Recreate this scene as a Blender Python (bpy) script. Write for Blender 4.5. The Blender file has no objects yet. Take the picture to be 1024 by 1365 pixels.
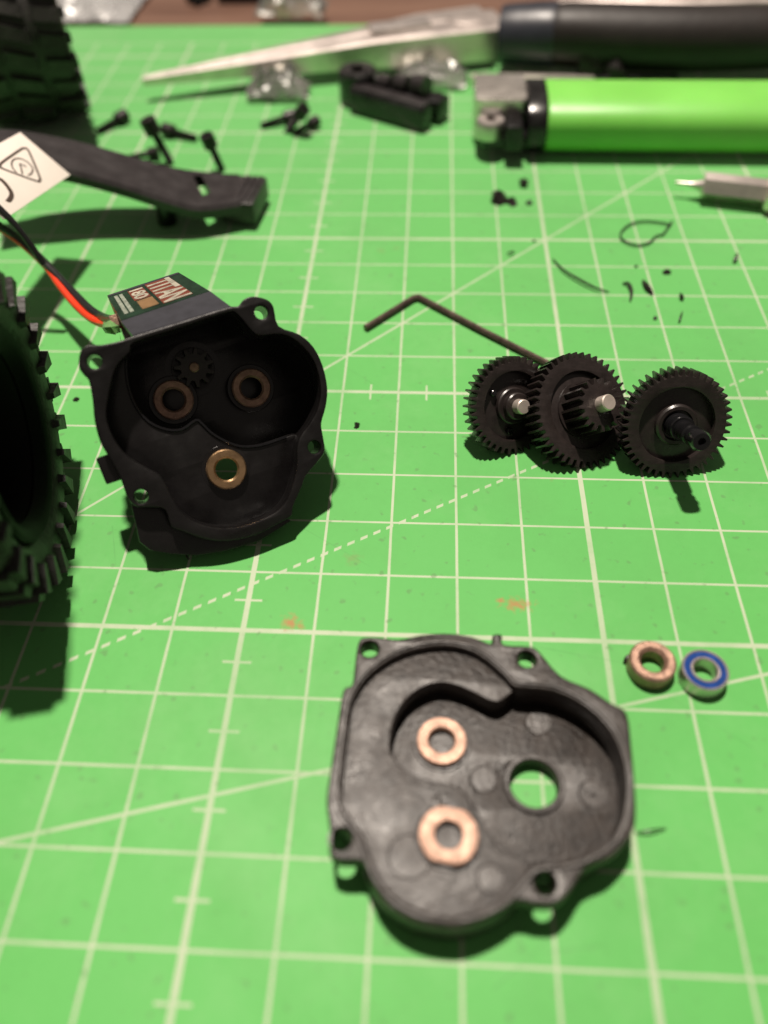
import bpy, bmesh, math, random
import numpy as np
from mathutils import Matrix, Vector
random.seed(7)

# ------------------------------------------------------------------ camera, world, lamp, exposure
CM = 0.01                                    # everything below is laid out in centimetres, scaled to metres at the end
CAM = np.array([2.45666524, -5.73060166, 9.56694713])
RIGHT = np.array([0.99861891, 0.04815666, -0.02100498])
DOWN = np.array([0.02361413, -0.76855449, -0.63934839])
FWD = np.array([-0.04693235, 0.63796938, -0.76863023])
FPX, CX, CY = 1059.445, 512.0, 682.5

scene = bpy.context.scene
scene.unit_settings.system = 'METRIC'
cam_data = bpy.data.cameras.new('camera')
cam = bpy.data.objects.new('camera', cam_data)
scene.collection.objects.link(cam)
cam.matrix_world = Matrix(((RIGHT[0], -DOWN[0], -FWD[0], CAM[0]*CM),
                           (RIGHT[1], -DOWN[1], -FWD[1], CAM[1]*CM),
                           (RIGHT[2], -DOWN[2], -FWD[2], CAM[2]*CM), (0, 0, 0, 1)))
cam_data.sensor_fit = 'VERTICAL'
cam_data.sensor_height = 36.0
cam_data.lens = 36.0*FPX/1365.0
cam_data.clip_start = 0.005
cam_data.clip_end = 50.0
cam_data.dof.use_dof = True
cam_data.dof.focus_distance = 0.126
cam_data.dof.aperture_fstop = 9.2
scene.camera = cam

world = bpy.data.worlds.new('World')
scene.world = world
world.use_nodes = True
bg = world.node_tree.nodes['Background']
bg.inputs[0].default_value = (1.0, 0.86, 0.74, 1)
bg.inputs[1].default_value = 0.12

lamp_data = bpy.data.lights.new('room_lamp', 'POINT')
lamp_data.energy = 104.0
lamp_data.color = (1.0, 0.885, 0.77)
lamp_data.shadow_soft_size = 0.03
lamp = bpy.data.objects.new('room_lamp', lamp_data)
lamp.location = (-0.06, 0.31, 1.2)
scene.collection.objects.link(lamp)

scene.view_settings.view_transform = 'Standard'
scene.view_settings.look = 'None'
scene.view_settings.gamma = 1.0
scene.view_settings.exposure = 0.0
scene.render.engine = 'CYCLES'
scene.cycles.use_denoising = True
scene.cycles.max_bounces = 8

# ------------------------------------------------------------------ geometry helpers
def nrm(v):
    v = np.array(v, float); return v/np.linalg.norm(v)
def ray(x, y):
    return RIGHT*((x-CX)/FPX) + DOWN*((y-CY)/FPX) + FWD
def un(x, y, z=0.0):
    d = ray(x, y); return CAM + d*((z-CAM[2])/d[2])

class Frame:
    """a local frame: origin, axes u v w (w = outward normal)"""
    def __init__(s, o, n, udir):
        s.o = np.array(o, float); s.w = nrm(n)
        u = np.array(udir, float); u = u - s.w*(u@s.w); s.u = nrm(u); s.v = np.cross(s.w, s.u)
    def mat(s):
        m = np.eye(4); m[:3, 0] = s.u; m[:3, 1] = s.v; m[:3, 2] = s.w; m[:3, 3] = s.o
        return Matrix(m.tolist())
    def px(s, x, y, w=0.0):
        d = ray(x, y); o = s.o + s.w*w
        p = CAM + d*(((o-CAM)@s.w)/(d@s.w)) - s.o
        return (p@s.u, p@s.v)

def smooth(pts, sub=4):
    n = len(pts); out = []
    for i in range(n):
        p0, p1, p2, p3 = [np.array(pts[(i+k-1) % n], float) for k in range(4)]
        for j in range(sub):
            t = j/sub
            out.append(tuple(0.5*((2*p1)+(-p0+p2)*t+(2*p0-5*p1+4*p2-p3)*t*t+(-p0+3*p1-3*p2+p3)*t**3)))
    return out
def spath(pts, sub=6):
    out = []; n = len(pts)
    for i in range(n-1):
        p0 = np.array(pts[max(i-1, 0)], float); p1 = np.array(pts[i], float)
        p2 = np.array(pts[i+1], float); p3 = np.array(pts[min(i+2, n-1)], float)
        for j in range(sub):
            t = j/sub
            out.append(0.5*((2*p1)+(-p0+p2)*t+(2*p0-5*p1+4*p2-p3)*t*t+(-p0+3*p1-3*p2+p3)*t**3))
    out.append(np.array(pts[-1], float)); return out
def area(p):
    return 0.5*sum(p[i][0]*p[(i+1) % len(p)][1]-p[(i+1) % len(p)][0]*p[i][1] for i in range(len(p)))
def ccw(p):
    return list(p) if area(p) > 0 else list(p)[::-1]
def offset(pts, d):
    pts = ccw(pts); n = len(pts); out = []
    for i in range(n):
        a = np.array(pts[i-1]); b = np.array(pts[i]); c = np.array(pts[(i+1) % n])
        t = c-a; l = np.linalg.norm(t)
        if l < 1e-9: out.append(tuple(b)); continue
        out.append(tuple(b + d*np.array([t[1], -t[0]])/l))
    return out
def circle(x, y, r, n=24):
    return [(x+r*math.cos(2*math.pi*i/n), y+r*math.sin(2*math.pi*i/n)) for i in range(n)]
def finish(me, ang=35):
    for p in me.polygons: p.use_smooth = True
    me.set_sharp_from_angle(angle=math.radians(ang))
    return me
def plate(outline, holes=(), z0=0.0, z1=1.0, bev=0.0, res=1):
    """a flat plate with holes: thick extrusion of a 2D outline, edges rounded by bev"""
    cu = bpy.data.curves.new('tmp', 'CURVE'); cu.dimensions = '2D'; cu.fill_mode = 'BOTH'
    for k, pts in enumerate([ccw(outline)]+[ccw(h)[::-1] for h in holes]):
        s = cu.splines.new('POLY'); s.points.add(len(pts)-1); s.use_cyclic_u = True
        for i, q in enumerate(pts): s.points[i].co = (q[0], q[1], 0, 1)
    cu.extrude = max((z1-z0)/2-bev, 1e-4)
    cu.bevel_depth = bev; cu.bevel_resolution = res; cu.offset = -bev
    ob = bpy.data.objects.new('tmp', cu); scene.collection.objects.link(ob)
    dg = bpy.context.evaluated_depsgraph_get()
    me = bpy.data.meshes.new_from_object(ob.evaluated_get(dg))
    bpy.data.objects.remove(ob); bpy.data.curves.remove(cu)
    me.transform(Matrix.Translation((0, 0, (z0+z1)/2)))
    me.materials.clear()
    bm = bmesh.new(); bm.from_mesh(me); bmesh.ops.remove_doubles(bm, verts=bm.verts, dist=1e-5)
    bmesh.ops.recalc_face_normals(bm, faces=bm.faces); bm.to_mesh(me); bm.free()
    return finish(me)
def lathe(prof, n=32, closed=False, jit=None):
    vs, fs = [], []; m = len(prof)
    for i in range(n):
        a = 2*math.pi*i/n
        for r, z in prof: vs.append((r*math.cos(a), r*math.sin(a), z))
    for i in range(n):
        j = (i+1) % n
        for k in range(m if closed else m-1):
            l = (k+1) % m
            fs.append((i*m+k, j*m+k, j*m+l, i*m+l))
    if not closed:
        if prof[0][0] > 1e-6: fs.append([i*m for i in range(n)][::-1])
        if prof[-1][0] > 1e-6: fs.append([i*m+m-1 for i in range(n)])
    return from_py(vs, fs)
def from_py(vs, fs, ang=35):
    me = bpy.data.meshes.new('m'); me.from_pydata([tuple(map(float, v)) for v in vs], [], [tuple(f) for f in fs])
    bm = bmesh.new(); bm.from_mesh(me); bmesh.ops.remove_doubles(bm, verts=bm.verts, dist=1e-5)
    bmesh.ops.recalc_face_normals(bm, faces=bm.faces); bm.to_mesh(me); bm.free()
    return finish(me, ang)
def tube(pts, r, n=8, closed=False, ang=35, rz=None):
    pts = [np.array(p, float) for p in pts]; N = len(pts); vs, fs = [], []
    ref = None
    for i, p in enumerate(pts):
        a = pts[i-1] if (i > 0 or closed) else p; b = pts[(i+1) % N] if (i < N-1 or closed) else p
        t = nrm(b-a)
        if ref is None:
            ref = np.array([0, 0, 1.0]) if abs(t[2]) < .9 else np.array([1.0, 0, 0])
        ref = nrm(ref - t*(ref@t)); s = np.cross(t, ref)
        rr = r[i] if hasattr(r, '__len__') else r
        for k in range(n):
            al = 2*math.pi*k/n
            vs.append(p + rr*(math.cos(al)*s + math.sin(al)*ref*(rz or 1)))
    for i in range(N if closed else N-1):
        j = (i+1) % N
        for k in range(n):
            l = (k+1) % n
            fs.append((i*n+k, j*n+k, j*n+l, i*n+l))
    if not closed:
        fs.append(list(range(n))[::-1]); fs.append([(N-1)*n+k for k in range(n)])
    return from_py(vs, fs, ang)
def boxm(x0, x1, y0, y1, z0, z1, bev=0.02, seg=2):
    bm = bmesh.new(); bmesh.ops.create_cube(bm, size=1)
    for v in bm.verts:
        v.co = (x0+(v.co.x+.5)*(x1-x0), y0+(v.co.y+.5)*(y1-y0), z0+(v.co.z+.5)*(z1-z0))
    if bev > 0: bmesh.ops.bevel(bm, geom=bm.edges[:], offset=bev, segments=seg, affect='EDGES', profile=.6)
    me = bpy.data.meshes.new('m'); bm.to_mesh(me); bm.free(); return finish(me)
def join(*ms):
    bm = bmesh.new()
    for m in ms: bm.from_mesh(m)
    me = bpy.data.meshes.new('m'); bm.to_mesh(me); bm.free(); return finish(me)
def moved(me, x=0, y=0, z=0, rot=None):
    m = Matrix.Translation((x, y, z))
    if rot is not None: m = m @ rot
    me.transform(m); return me
def ribbon(pts, w, z0, z1, cap=True):
    pts = [np.array(p, float) for p in pts]; L, Rr = [], []
    for i, p in enumerate(pts):
        t = nrm(pts[min(i+1, len(pts)-1)]-pts[max(i-1, 0)]); nn = np.array([-t[1], t[0]])
        ww = w[i] if hasattr(w, '__len__') else w
        L.append(tuple(p+nn*ww/2)); Rr.append(tuple(p-nn*ww/2))
    return plate(L+Rr[::-1], (), z0, z1)
def gear_outline(nt, ro, rr, fr=0.30, tip=0.14, phase=0.0):
    out = []
    for i in range(nt):
        a = 2*math.pi*(i+phase)/nt; s = 2*math.pi/nt
        for f, r in ((-fr, rr), (-(fr*.62), (ro+rr)/2+.004), (-tip/1.2, ro), (tip/1.2, ro), (fr*.62, (ro+rr)/2+.004), (fr, rr)):
            out.append((r*math.cos(a+f*s), r*math.sin(a+f*s)))
    return out
def rand_blob(r, h, n=7, seed=0):
    rd = random.Random(seed); vs = []
    for ring, zz, k in ((0, 0, 1.0), (1, h*.6, .8)):
        for i in range(n):
            a = 2*math.pi*i/n; q = r*k*rd.uniform(.5, 1.2); vs.append((q*math.cos(a), q*math.sin(a), zz*rd.uniform(.6, 1.2)))
    vs.append((0, 0, h)); fs = [tuple(range(n))[::-1]]
    for i in range(n):
        j = (i+1) % n; fs.append((i, j, n+j, n+i)); fs.append((n+i, n+j, 2*n))
    return from_py(vs, fs, 10)

def link(name, me, m, parent=None, mw=None):
    o = bpy.data.objects.new(name, me); scene.collection.objects.link(o)
    if me is not None and m is not None and not me.materials: me.materials.append(m)
    if parent is not None: o.parent = parent
    if mw is not None: o.matrix_local = mw
    return o
def tag(o, label, cat, group=None, kind=None):
    o['label'] = label; o['category'] = cat
    if group: o['group'] = group
    if kind: o['kind'] = kind
    return o
def thing(name, label, cat, mw=None, group=None):
    return tag(link(name, None, None, None, mw), label, cat, group)
def copy_tree(o, parent=None):
    c = o.copy(); scene.collection.objects.link(c); c.parent = parent
    for ch in list(o.children): copy_tree(ch, c)
    return c

# ------------------------------------------------------------------ materials
class NT:
    def __init__(s, name):
        s.m = bpy.data.materials.new(name); s.m.use_nodes = True; s.t = s.m.node_tree; s.b = s.t.nodes['Principled BSDF']
    def n(s, ty, **kw):
        x = s.t.nodes.new(ty)
        for k, v in kw.items(): setattr(x, k, v)
        return x
    def put(s, sock, v):
        if hasattr(v, 'is_output'): s.t.links.new(v, sock)
        elif v is not None: sock.default_value = v
    def M(s, op, a, b=None, c=None, clamp=False):
        x = s.n('ShaderNodeMath', operation=op, use_clamp=clamp)
        s.put(x.inputs[0], a); s.put(x.inputs[1], b); s.put(x.inputs[2], c); return x.outputs[0]
    def mix(s, f, a, b):
        x = s.n('ShaderNodeMix', data_type='RGBA'); s.put(x.inputs[0], f); s.put(x.inputs[6], a); s.put(x.inputs[7], b); return x.outputs[2]
    def noise(s, vec, scale, det=4, rough=.6):
        x = s.n('ShaderNodeTexNoise'); s.put(x.inputs['Vector'], vec); x.inputs['Scale'].default_value = scale
        x.inputs['Detail'].default_value = det; x.inputs['Roughness'].default_value = rough; return x.outputs[0]
    def ramp(s, f, a, b):
        x = s.n('ShaderNodeMapRange'); s.put(x.inputs[0], f); x.inputs[1].default_value = a; x.inputs[2].default_value = b; return x.outputs[0]
    def coord(s):
        return s.n('ShaderNodeTexCoord').outputs['Object']
    def bump(s, h, strength, dist):
        x = s.n('ShaderNodeBump'); x.inputs['Strength'].default_value = strength; x.inputs['Distance'].default_value = dist
        s.put(x.inputs['Height'], h); s.t.links.new(x.outputs[0], s.b.inputs['Normal'])
def rgb(c): return (c[0], c[1], c[2], 1)
def surf(name, col, rough, metal=0.0, var=0.25, scale=300, bump=0.15, bdist=0.0003, spec=.5, rvar=.12, bscale=None, col2=None, sss=0, trans=0):
    s = NT(name); v = s.coord()
    nz = s.noise(v, scale)
    dark = tuple(x*(1-var) for x in col); lite = col2 or tuple(min(1, x*(1+var)) for x in col)
    s.put(s.b.inputs['Base Color'], s.mix(s.ramp(nz, .3, .7), rgb(dark), rgb(lite)))
    n2 = s.noise(v, scale*.37+40, 3)
    s.put(s.b.inputs['Roughness'], s.M('ADD', s.M('MULTIPLY', s.M('SUBTRACT', n2, .5), rvar*2), rough, clamp=True))
    s.b.inputs['Metallic'].default_value = metal
    s.b.inputs['Specular IOR Level'].default_value = spec
    if trans: s.b.inputs['Transmission Weight'].default_value = trans
    if sss:
        s.b.inputs['Subsurface Weight'].default_value = sss; s.b.inputs['Subsurface Radius'].default_value = (.2, 1, .1); s.b.inputs['Subsurface Scale'].default_value = .003
    if bump: s.bump(s.noise(v, bscale or scale*2.5, 5), bump, bdist)
    return s.m

M_BLACK = surf('black_plastic', (.0050, .0044, .0046), .30, var=.3, scale=500, bump=.12, bdist=.0002, spec=.6, rvar=.25)
M_ARM = surf('arm_plastic', (.023, .0195, .0205), .38, rvar=.2, var=.25, scale=400, bump=.2, bdist=.0002)
M_COVER = surf('moulded_black_plastic', (.021, .0165, .014), .42, var=.5, scale=480, bump=.42, bdist=.0003, bscale=1150, rvar=.3)
M_GEAR = surf('gear_plastic', (.021, .016, .0152), .33, rvar=.22, var=.3, scale=600, bump=.2, bdist=.0002)
M_GLOSS = surf('glossy_black', (.008, .008, .009), .16, var=.2, scale=300, bump=.1)
M_RUBBER = surf('tyre_rubber', (.024, .022, .020), .5, var=.5, scale=250, bump=.5, bdist=.0004, spec=.45, rvar=.2)
M_RIM = surf('black_wheel', (.0045, .0042, .004), .6, var=.3, scale=300, spec=.12)
M_BRONZE = surf('sintered_bronze', (.33, .205, .15), .44, metal=.6, var=.35, scale=900, bump=.5, bdist=.0002, rvar=.2)
M_BRASS = surf('shiny_brass', (.62, .40, .22), .3, metal=.95, var=.2, scale=700, bump=.2)
M_STEEL = surf('bright_steel', (.66, .60, .57), .38, metal=.85, var=.12, scale=500, bump=.08)
M_JAW = surf('brushed_steel', (.76, .68, .64), .40, metal=.9, var=.15, scale=180, bump=.15)
M_SHAFT = surf('ground_shaft', (.66, .58, .52), .48, metal=.7, var=.12, scale=400, bump=.1)
M_DARKSTEEL = surf('blackened_steel', (.17, .125, .105), .38, metal=.75, var=.4, scale=500, bump=.2)
M_SCREW = surf('black_oxide', (.022, .019, .018), .4, metal=.4, var=.3, scale=500)
M_BLUE = surf('blue_seal', (.006, .042, .20), .25, var=.25, scale=700)
M_RED = surf('red_wire', (.75, .045, .012), .38, var=.1, scale=200)
M_WIRE = surf('black_wire', (.012, .011, .012), .35, var=.2, scale=200)
M_TAG = surf('paper_tag', (.80, .72, .66), .6, var=.03, scale=200, bump=.08)
M_INK = surf('brown_ink', (.055, .035, .025), .6, var=.2, scale=800, bump=0)
M_GREY = surf('grey_bracket', (.035, .036, .044), .4, var=.2, scale=400)
M_LABEL = surf('dark_label', (.012, .032, .018), .18, var=.5, scale=260, bump=0)
M_WHITE = surf('label_white', (.38, .36, .29), .2, var=.3, scale=500, bump=0)
M_LRED = surf('label_red', (.16, .04, .025), .3, var=.1, scale=300, bump=0)
M_ORANGE = surf('label_orange', (.21, .125, .06), .22, var=.25, scale=500, bump=0)
M_GREYW = surf('label_grey', (.24, .27, .22), .35, var=.4, scale=1500, bump=0)
M_CAN = surf('motor_can', (.45, .42, .40), .35, metal=.9, var=.15, scale=200)
M_GRIP = surf('handle_grip', (.016, .0125, .0115), .5, var=.25, scale=150, bump=.3, spec=.35)
M_COLLAR = surf('grip_collar', (.022, .024, .034), .38, var=.15, scale=150)
M_LIGHTER = surf('lighter_plastic', (.185, .55, .085), .42, var=.06, scale=60, bump=.03, sss=.25)
M_CHROME = surf('lighter_chrome', (.85, .80, .74), .3, metal=.88, var=.08, scale=300, bump=.1)
M_CLEARGREEN = surf('flux_film', (.30, .55, .22), .3, var=.3, scale=300, trans=.5)

def wood():
    s = NT('brown_table_wood'); v = s.coord()
    mp = s.n('ShaderNodeMapping'); s.t.links.new(v, mp.inputs[0]); mp.inputs['Scale'].default_value = (6, 60, 60)
    nz = s.noise(mp.outputs[0], 3.0, 6)
    s.put(s.b.inputs['Base Color'], s.mix(s.ramp(nz, .3, .7), (.10, .05, .034, 1), (.20, .115, .08, 1)))
    s.b.inputs['Roughness'].default_value = .45
    s.bump(nz, .2, .0005); return s.m
M_WOOD = wood()

def clear_film():
    s = NT('clear_plastic_film'); s.t.nodes.remove(s.b)
    tr = s.n('ShaderNodeBsdfTransparent'); gl = s.n('ShaderNodeBsdfGlossy'); mx = s.n('ShaderNodeMixShader'); df = s.n('ShaderNodeBsdfDiffuse'); m2 = s.n('ShaderNodeMixShader')
    tr.inputs[0].default_value = (.94, .95, .92, 1); gl.inputs['Roughness'].default_value = .22; df.inputs[0].default_value = (.8, .78, .74, 1)
    fr = s.n('ShaderNodeFresnel'); fr.inputs[0].default_value = 1.5
    s.put(mx.inputs[0], s.M('ADD', s.M('MULTIPLY', fr.outputs[0], .9), .10, clamp=True))
    m2.inputs[0].default_value = .2
    s.t.links.new(tr.outputs[0], m2.inputs[1]); s.t.links.new(df.outputs[0], m2.inputs[2])
    s.t.links.new(m2.outputs[0], mx.inputs[1]); s.t.links.new(gl.outputs[0], mx.inputs[2])
    s.t.links.new(mx.outputs[0], s.t.nodes['Material Output'].inputs[0])
    return s.m
M_FILM = clear_film()

def mat_material():
    s = NT('green_mat_print'); v = s.coord(); M = s.M
    sep = s.n('ShaderNodeSeparateXYZ'); s.t.links.new(v, sep.inputs[0])
    wob = M('MULTIPLY', M('SUBTRACT', s.noise(v, 90, 2), .5), .012)
    U = M('ADD', M('MULTIPLY', sep.outputs[0], 100.0), wob); V = M('ADD', M('MULTIPLY', sep.outputs[1], 100.0), wob)
    def near(x, per, off=0.0):            # distance to the nearest multiple of per
        f = M('FRACT', M('ADD', M('DIVIDE', M('SUBTRACT', x, off), per), .5))
        return M('MULTIPLY', M('ABSOLUTE', M('SUBTRACT', f, .5)), per)
    def less(d, w): return M('SUBTRACT', 1.0, M('DIVIDE', M('SUBTRACT', d, w/2-.004), .008), clamp=True)
    def mx(*a):
        r = a[0]
        for b in a[1:]: r = M('MAXIMUM', r, b)
        return r
    def mul(*a):
        r = a[0]
        for b in a[1:]: r = M('MULTIPLY', r, b)
        return r
    def between(x, a, b): return M('MULTIPLY', M('GREATER_THAN', x, a), M('LESS_THAN', x, b))
    thinU, thinV = less(near(U, 1.0), .040), less(near(V, 1.0), .036)
    fatU, fatV = less(near(U, 5.0), .078), less(near(V, 5.0), .072)
    tick1 = mul(less(M('ABSOLUTE', U), .40), less(near(V, 1.0, .5), .036))
    tick2 = mul(less(M('ABSOLUTE', M('SUBTRACT', V, 5.0)), .40), less(near(U, 1.0, .5), .034))
    A, B = M('ADD', U, 10.0), M('ADD', V, 5.0)      # the angle lines start at one grid corner
    def ang(deg, w):
        a = math.radians(deg)
        return less(M('ABSOLUTE', M('SUBTRACT', M('MULTIPLY', A, math.sin(a)), M('MULTIPLY', B, math.cos(a)))), w)
    d30 = mul(ang(30.0, .05), M('LESS_THAN', M('FRACT', M('MULTIPLY', A, 5.2)), .55))
    inside = mul(between(U, -14.03, 24.03), between(V, -9.03, 21.03))
    lines = mul(mx(thinU, thinV, fatU, fatV, tick1, tick2, ang(45, .045), ang(15.0, .045), d30), inside)
    n1 = s.noise(v, 9, 4); n2 = s.noise(v, 55, 5); n3 = s.noise(v, 900, 3)
    wear = s.ramp(s.noise(v, 160, 5), .22, .5)
    g = s.mix(s.ramp(n1, .3, .7), (.072, .380, .066, 1), (.089, .420, .078, 1))
    g = s.mix(M('MULTIPLY', s.ramp(n2, .5, .8), .22), g, (.14, .45, .115, 1))
    g = s.mix(M('MULTIPLY', s.ramp(n3, .4, .7), .10), g, (.06, .34, .05, 1))
    # rubbed-in rust smudges
    def blot(px, py, r, sx=1.0):
        c = un(px, py)
        d = M('SQRT', M('ADD', M('POWER', M('DIVIDE', M('SUBTRACT', U, float(c[0])), sx), 2.0), M('POWER', M('SUBTRACT', V, float(c[1])), 2.0)))
        e = M('ADD', d, M('MULTIPLY', M('SUBTRACT', s.noise(v, 1100, 3), .5), r*2.6))
        return M('SUBTRACT', 1.0, M('DIVIDE', e, r), clamp=True)
    rust = mx(blot(386, 830, .15), blot(400, 833, .09), blot(690, 806, .13, 2.0), blot(668, 800, .06, 1.6))
    rub = mx(blot(508, 334, .12), blot(529, 331, .09), blot(470, 745, .16), blot(735, 640, .05))
    col = s.mix(M('MULTIPLY', lines, s.M('ADD', M('MULTIPLY', wear, .35), .62)), g, (.43, .50, .35, 1))
    col = s.mix(M('MULTIPLY', rust, .85), col, (.38, .14, .04, 1))
    col = s.mix(M('MULTIPLY', rub, .45), col, (.16, .22, .06, 1))
    # knife scores: short thin straight cuts, and specks of dust
    rk = random.Random(5); cuts = None
    for _ in range(16):
        cx, cy, a, L = rk.uniform(-3, 9), rk.uniform(-4, 14), rk.uniform(0, math.pi), rk.uniform(.8, 3.2)
        dx, dy = M('SUBTRACT', U, cx), M('SUBTRACT', V, cy)
        al = M('ADD', M('MULTIPLY', dx, math.cos(a)), M('MULTIPLY', dy, math.sin(a)))
        ac = M('SUBTRACT', M('MULTIPLY', dy, math.cos(a)), M('MULTIPLY', dx, math.sin(a)))
        c1 = mul(M('SUBTRACT', 1.0, M('DIVIDE', M('ABSOLUTE', ac), .014), clamp=True), M('LESS_THAN', M('ABSOLUTE', al), L/2), rk.uniform(.4, 1.0))
        cuts = c1 if cuts is None else M('MAXIMUM', cuts, c1)
    cuts = M('MULTIPLY', cuts, s.ramp(s.noise(v, 300, 3), .35, .6))
    col = s.mix(M('MULTIPLY', cuts, .5), col, (.04, .20, .035, 1))
    col = s.mix(M('MULTIPLY', s.ramp(s.noise(v, 620, 2, .4), .66, .74), .55), col, (.07, .20, .05, 1))
    col = s.mix(M('MULTIPLY', s.ramp(s.noise(v, 28, 6, .7), .46, .68), .40), col, (.06, .30, .05, 1))
    col = s.mix(M('MULTIPLY', s.ramp(s.noise(v, 17, 6, .75), .50, .72), .35), col, (.20, .46, .17, 1))
    s.put(s.b.inputs['Base Color'], col)
    s.put(s.b.inputs['Roughness'], M('ADD', M('MULTIPLY', n2, .16), .50))
    s.b.inputs['Specular IOR Level'].default_value = .36
    s.b.inputs['Sheen Weight'].default_value = .6; s.b.inputs['Sheen Roughness'].default_value = .55
    s.bump(M('ADD', M('MULTIPLY', s.noise(v, 2600, 3), .7), M('MULTIPLY', lines, .25)), .12, .0002)
    return s.m
M_MAT = mat_material()

# ------------------------------------------------------------------ setting: table and cutting mat
tb = link('table_top', boxm(-60, 70, -40, 60, -3.3, -.3, .1), M_WOOD); tb['kind'] = 'structure'
cm_out = offset(smooth([(-15, -10.2), (-15.2, -10.4), (25.2, -10.4), (25.4, -10.2), (25.4, 22.2), (25.2, 22.4), (-15.0, 22.4), (-15.2, 22.2)], 3), 0)
mat_o = link('cutting_mat', plate(cm_out, (), -.3, 0, .03), M_MAT)
tag(mat_o, 'bright green cutting mat with printed cream grid lying on the brown table', 'cutting mat')

# ------------------------------------------------------------------ open gearbox housing with motor (left)
tc = -nrm(ray(275, 560))
GN = nrm((.33, -.67, .67))
GO = un(310, 718, .42)
_e = Frame(GO, GN, RIGHT)
_a, _b = _e.px(180, 450), _e.px(305, 411)
GF = Frame(GO, GN, _e.u*(_b[0]-_a[0]) + _e.v*(_b[1]-_a[1]))
def c8(x, y): return (80+x/2.695, 340+y/2.695)
def G(pts, w=0.0): return [GF.px(*c8(*q), w) for q in pts]
g_outer = G([(68, 400), (72, 350), (95, 325), (150, 322), (215, 308), (262, 292), (440, 238), (600, 188), (640, 183), (660, 160), (692, 148), (742, 158), (768, 185), (786, 254),
             (860, 284), (912, 330), (946, 400), (962, 480), (956, 545), (940, 605), (946, 650), (952, 705), (930, 740), (886, 792), (870, 832), (838, 905), (832, 938), (780, 968),
             (700, 1008), (600, 1028), (520, 1020), (440, 992), (400, 975), (378, 915), (330, 906), (285, 906), (255, 890), (238, 862), (214, 795), (163, 705), (144, 670), (125, 600), (117, 520), (104, 452), (85, 430)])
g_inner = G([(268, 312), (440, 258), (600, 205), (640, 214), (690, 272), (722, 288), (800, 284), (858, 314), (908, 372), (932, 440), (937, 500), (924, 558), (896, 608), (862, 655),
             (852, 700), (852, 760), (838, 820), (815, 880), (775, 925), (712, 955), (650, 975), (570, 980), (495, 962), (440, 926), (402, 868), (362, 795), (315, 768), (246, 726),
             (198, 668), (170, 600), (168, 540), (188, 440), (208, 392), (252, 345)])
g_outer, g_inner = smooth(g_outer, 3), smooth(g_inner, 3)
ear = [c8(124, 382), c8(724, 205), c8(915, 690), c8(292, 868)]
gb = thing('gearbox_housing', 'open black gearbox half with motor and wires, three bushings inside', 'gearbox', GF.mat())
link('flange', plate(g_outer, [g_inner]+[circle(*GF.px(*e), .10, 14) for e in ear], -.26, 0, .025), M_BLACK, gb)
link('shell_wall', plate(offset(g_inner, .10), [offset(g_inner, .006)], -.58, -.20, .01), M_BLACK, gb)
SH, DP = -.50, -1.10
BW = DP+.18
cA, cB, cC = GF.px(231.5, 533, BW+.1), GF.px(335.5, 517, BW+.1), GF.px(302, 625.5, SH+.08)
cP = GF.px(259, 489.5, DP+.37)
step = [(150, 330), (236, 345), (238, 400), (246, 470), (272, 542), (320, 600), (385, 628), (440, 626), (488, 594), (510, 606), (545, 640), (592, 668), (650, 688), (720, 684), (790, 662), (850, 640)]
stepU = spath([np.array(q) for q in G(step, SH)], 3)
inn = offset(g_inner, .05)
# lower outline: the part of the wall below the step, walked from its right end to its left end
def nearest(pl, q): return min(range(len(pl)), key=lambda i: (pl[i][0]-q[0])**2+(pl[i][1]-q[1])**2)
i0, i1 = nearest(inn, stepU[-1]), nearest(inn, stepU[1])
N_ = len(inn); fwd_ = [inn[(i0+k) % N_] for k in range((i1-i0) % N_+1)]; bwd_ = [inn[(i0-k) % N_] for k in range((i0-i1) % N_+1)]
low = fwd_ if np.mean([q[1] for q in fwd_]) < np.mean([q[1] for q in bwd_]) else bwd_
up = bwd_ if low is fwd_ else fwd_
deep_poly = [tuple(q) for q in stepU[2:-1]] + up
shallow = [tuple(q) for q in stepU[2:-1]] + low
link('shallow_floor', plate(shallow, [circle(*cC, .20, 24)], SH-.07, SH, .012), M_BLACK, gb)
link('deep_pocket_wall', plate(offset(deep_poly, .07), [offset(deep_poly, -.01)], DP-.05, SH-.02, .01), M_BLACK, gb)
link('deep_floor', plate(offset(deep_poly, .06), (), DP-.08, DP, .01), M_BLACK, gb)
lip = [tuple(q) for q in stepU[3:-2]]
link('step_lip', tube([(q[0], q[1], SH+.012) for q in lip], .022, 6), M_GLOSS, gb)
for q, w in ((cA, BW), (cB, BW), (cC, SH)):
    link('bushing_boss', moved(lathe([(.20, 0), (.36, 0), (.37, -.02), (.37, -.12), (.20, -.12)], 32, True), q[0], q[1], w+.005), M_BLACK, gb)
def ring(ri, ro, z0, z1, b=.02, n=40):
    return lathe([(ri, z0+b), (ri+b, z0), (ro-b, z0), (ro, z0+b), (ro, z1-b), (ro-b, z1), (ri+b*1.4, z1), (ri, z1-b*1.4)], n, True)
for q, w in ((cA, BW), (cB, BW), (cC, SH)):
    link('bushing', moved(ring(.165, .30, 0, .10), q[0], q[1], w+.012), M_BRASS if q is cC else M_BRONZE, gb)
pin = link('pinion', moved(plate(gear_outline(11, .30, .205, .32, .16), [circle(0, 0, .07, 16)], 0, .35, .008), cP[0], cP[1], DP+.02), M_GEAR, gb)
link('motor_shaft', moved(lathe([(.001, .36), (.06, .36), (.075, .345), (.075, 0), (.001, 0)], 20), cP[0], cP[1], DP+.03), M_BRONZE, pin)
link('motor_boss', moved(lathe([(.33, 0), (.33, .03), (.42, .03), (.42, 0)], 40, True), cP[0], cP[1], DP+.004), M_BLACK, gb)
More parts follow.
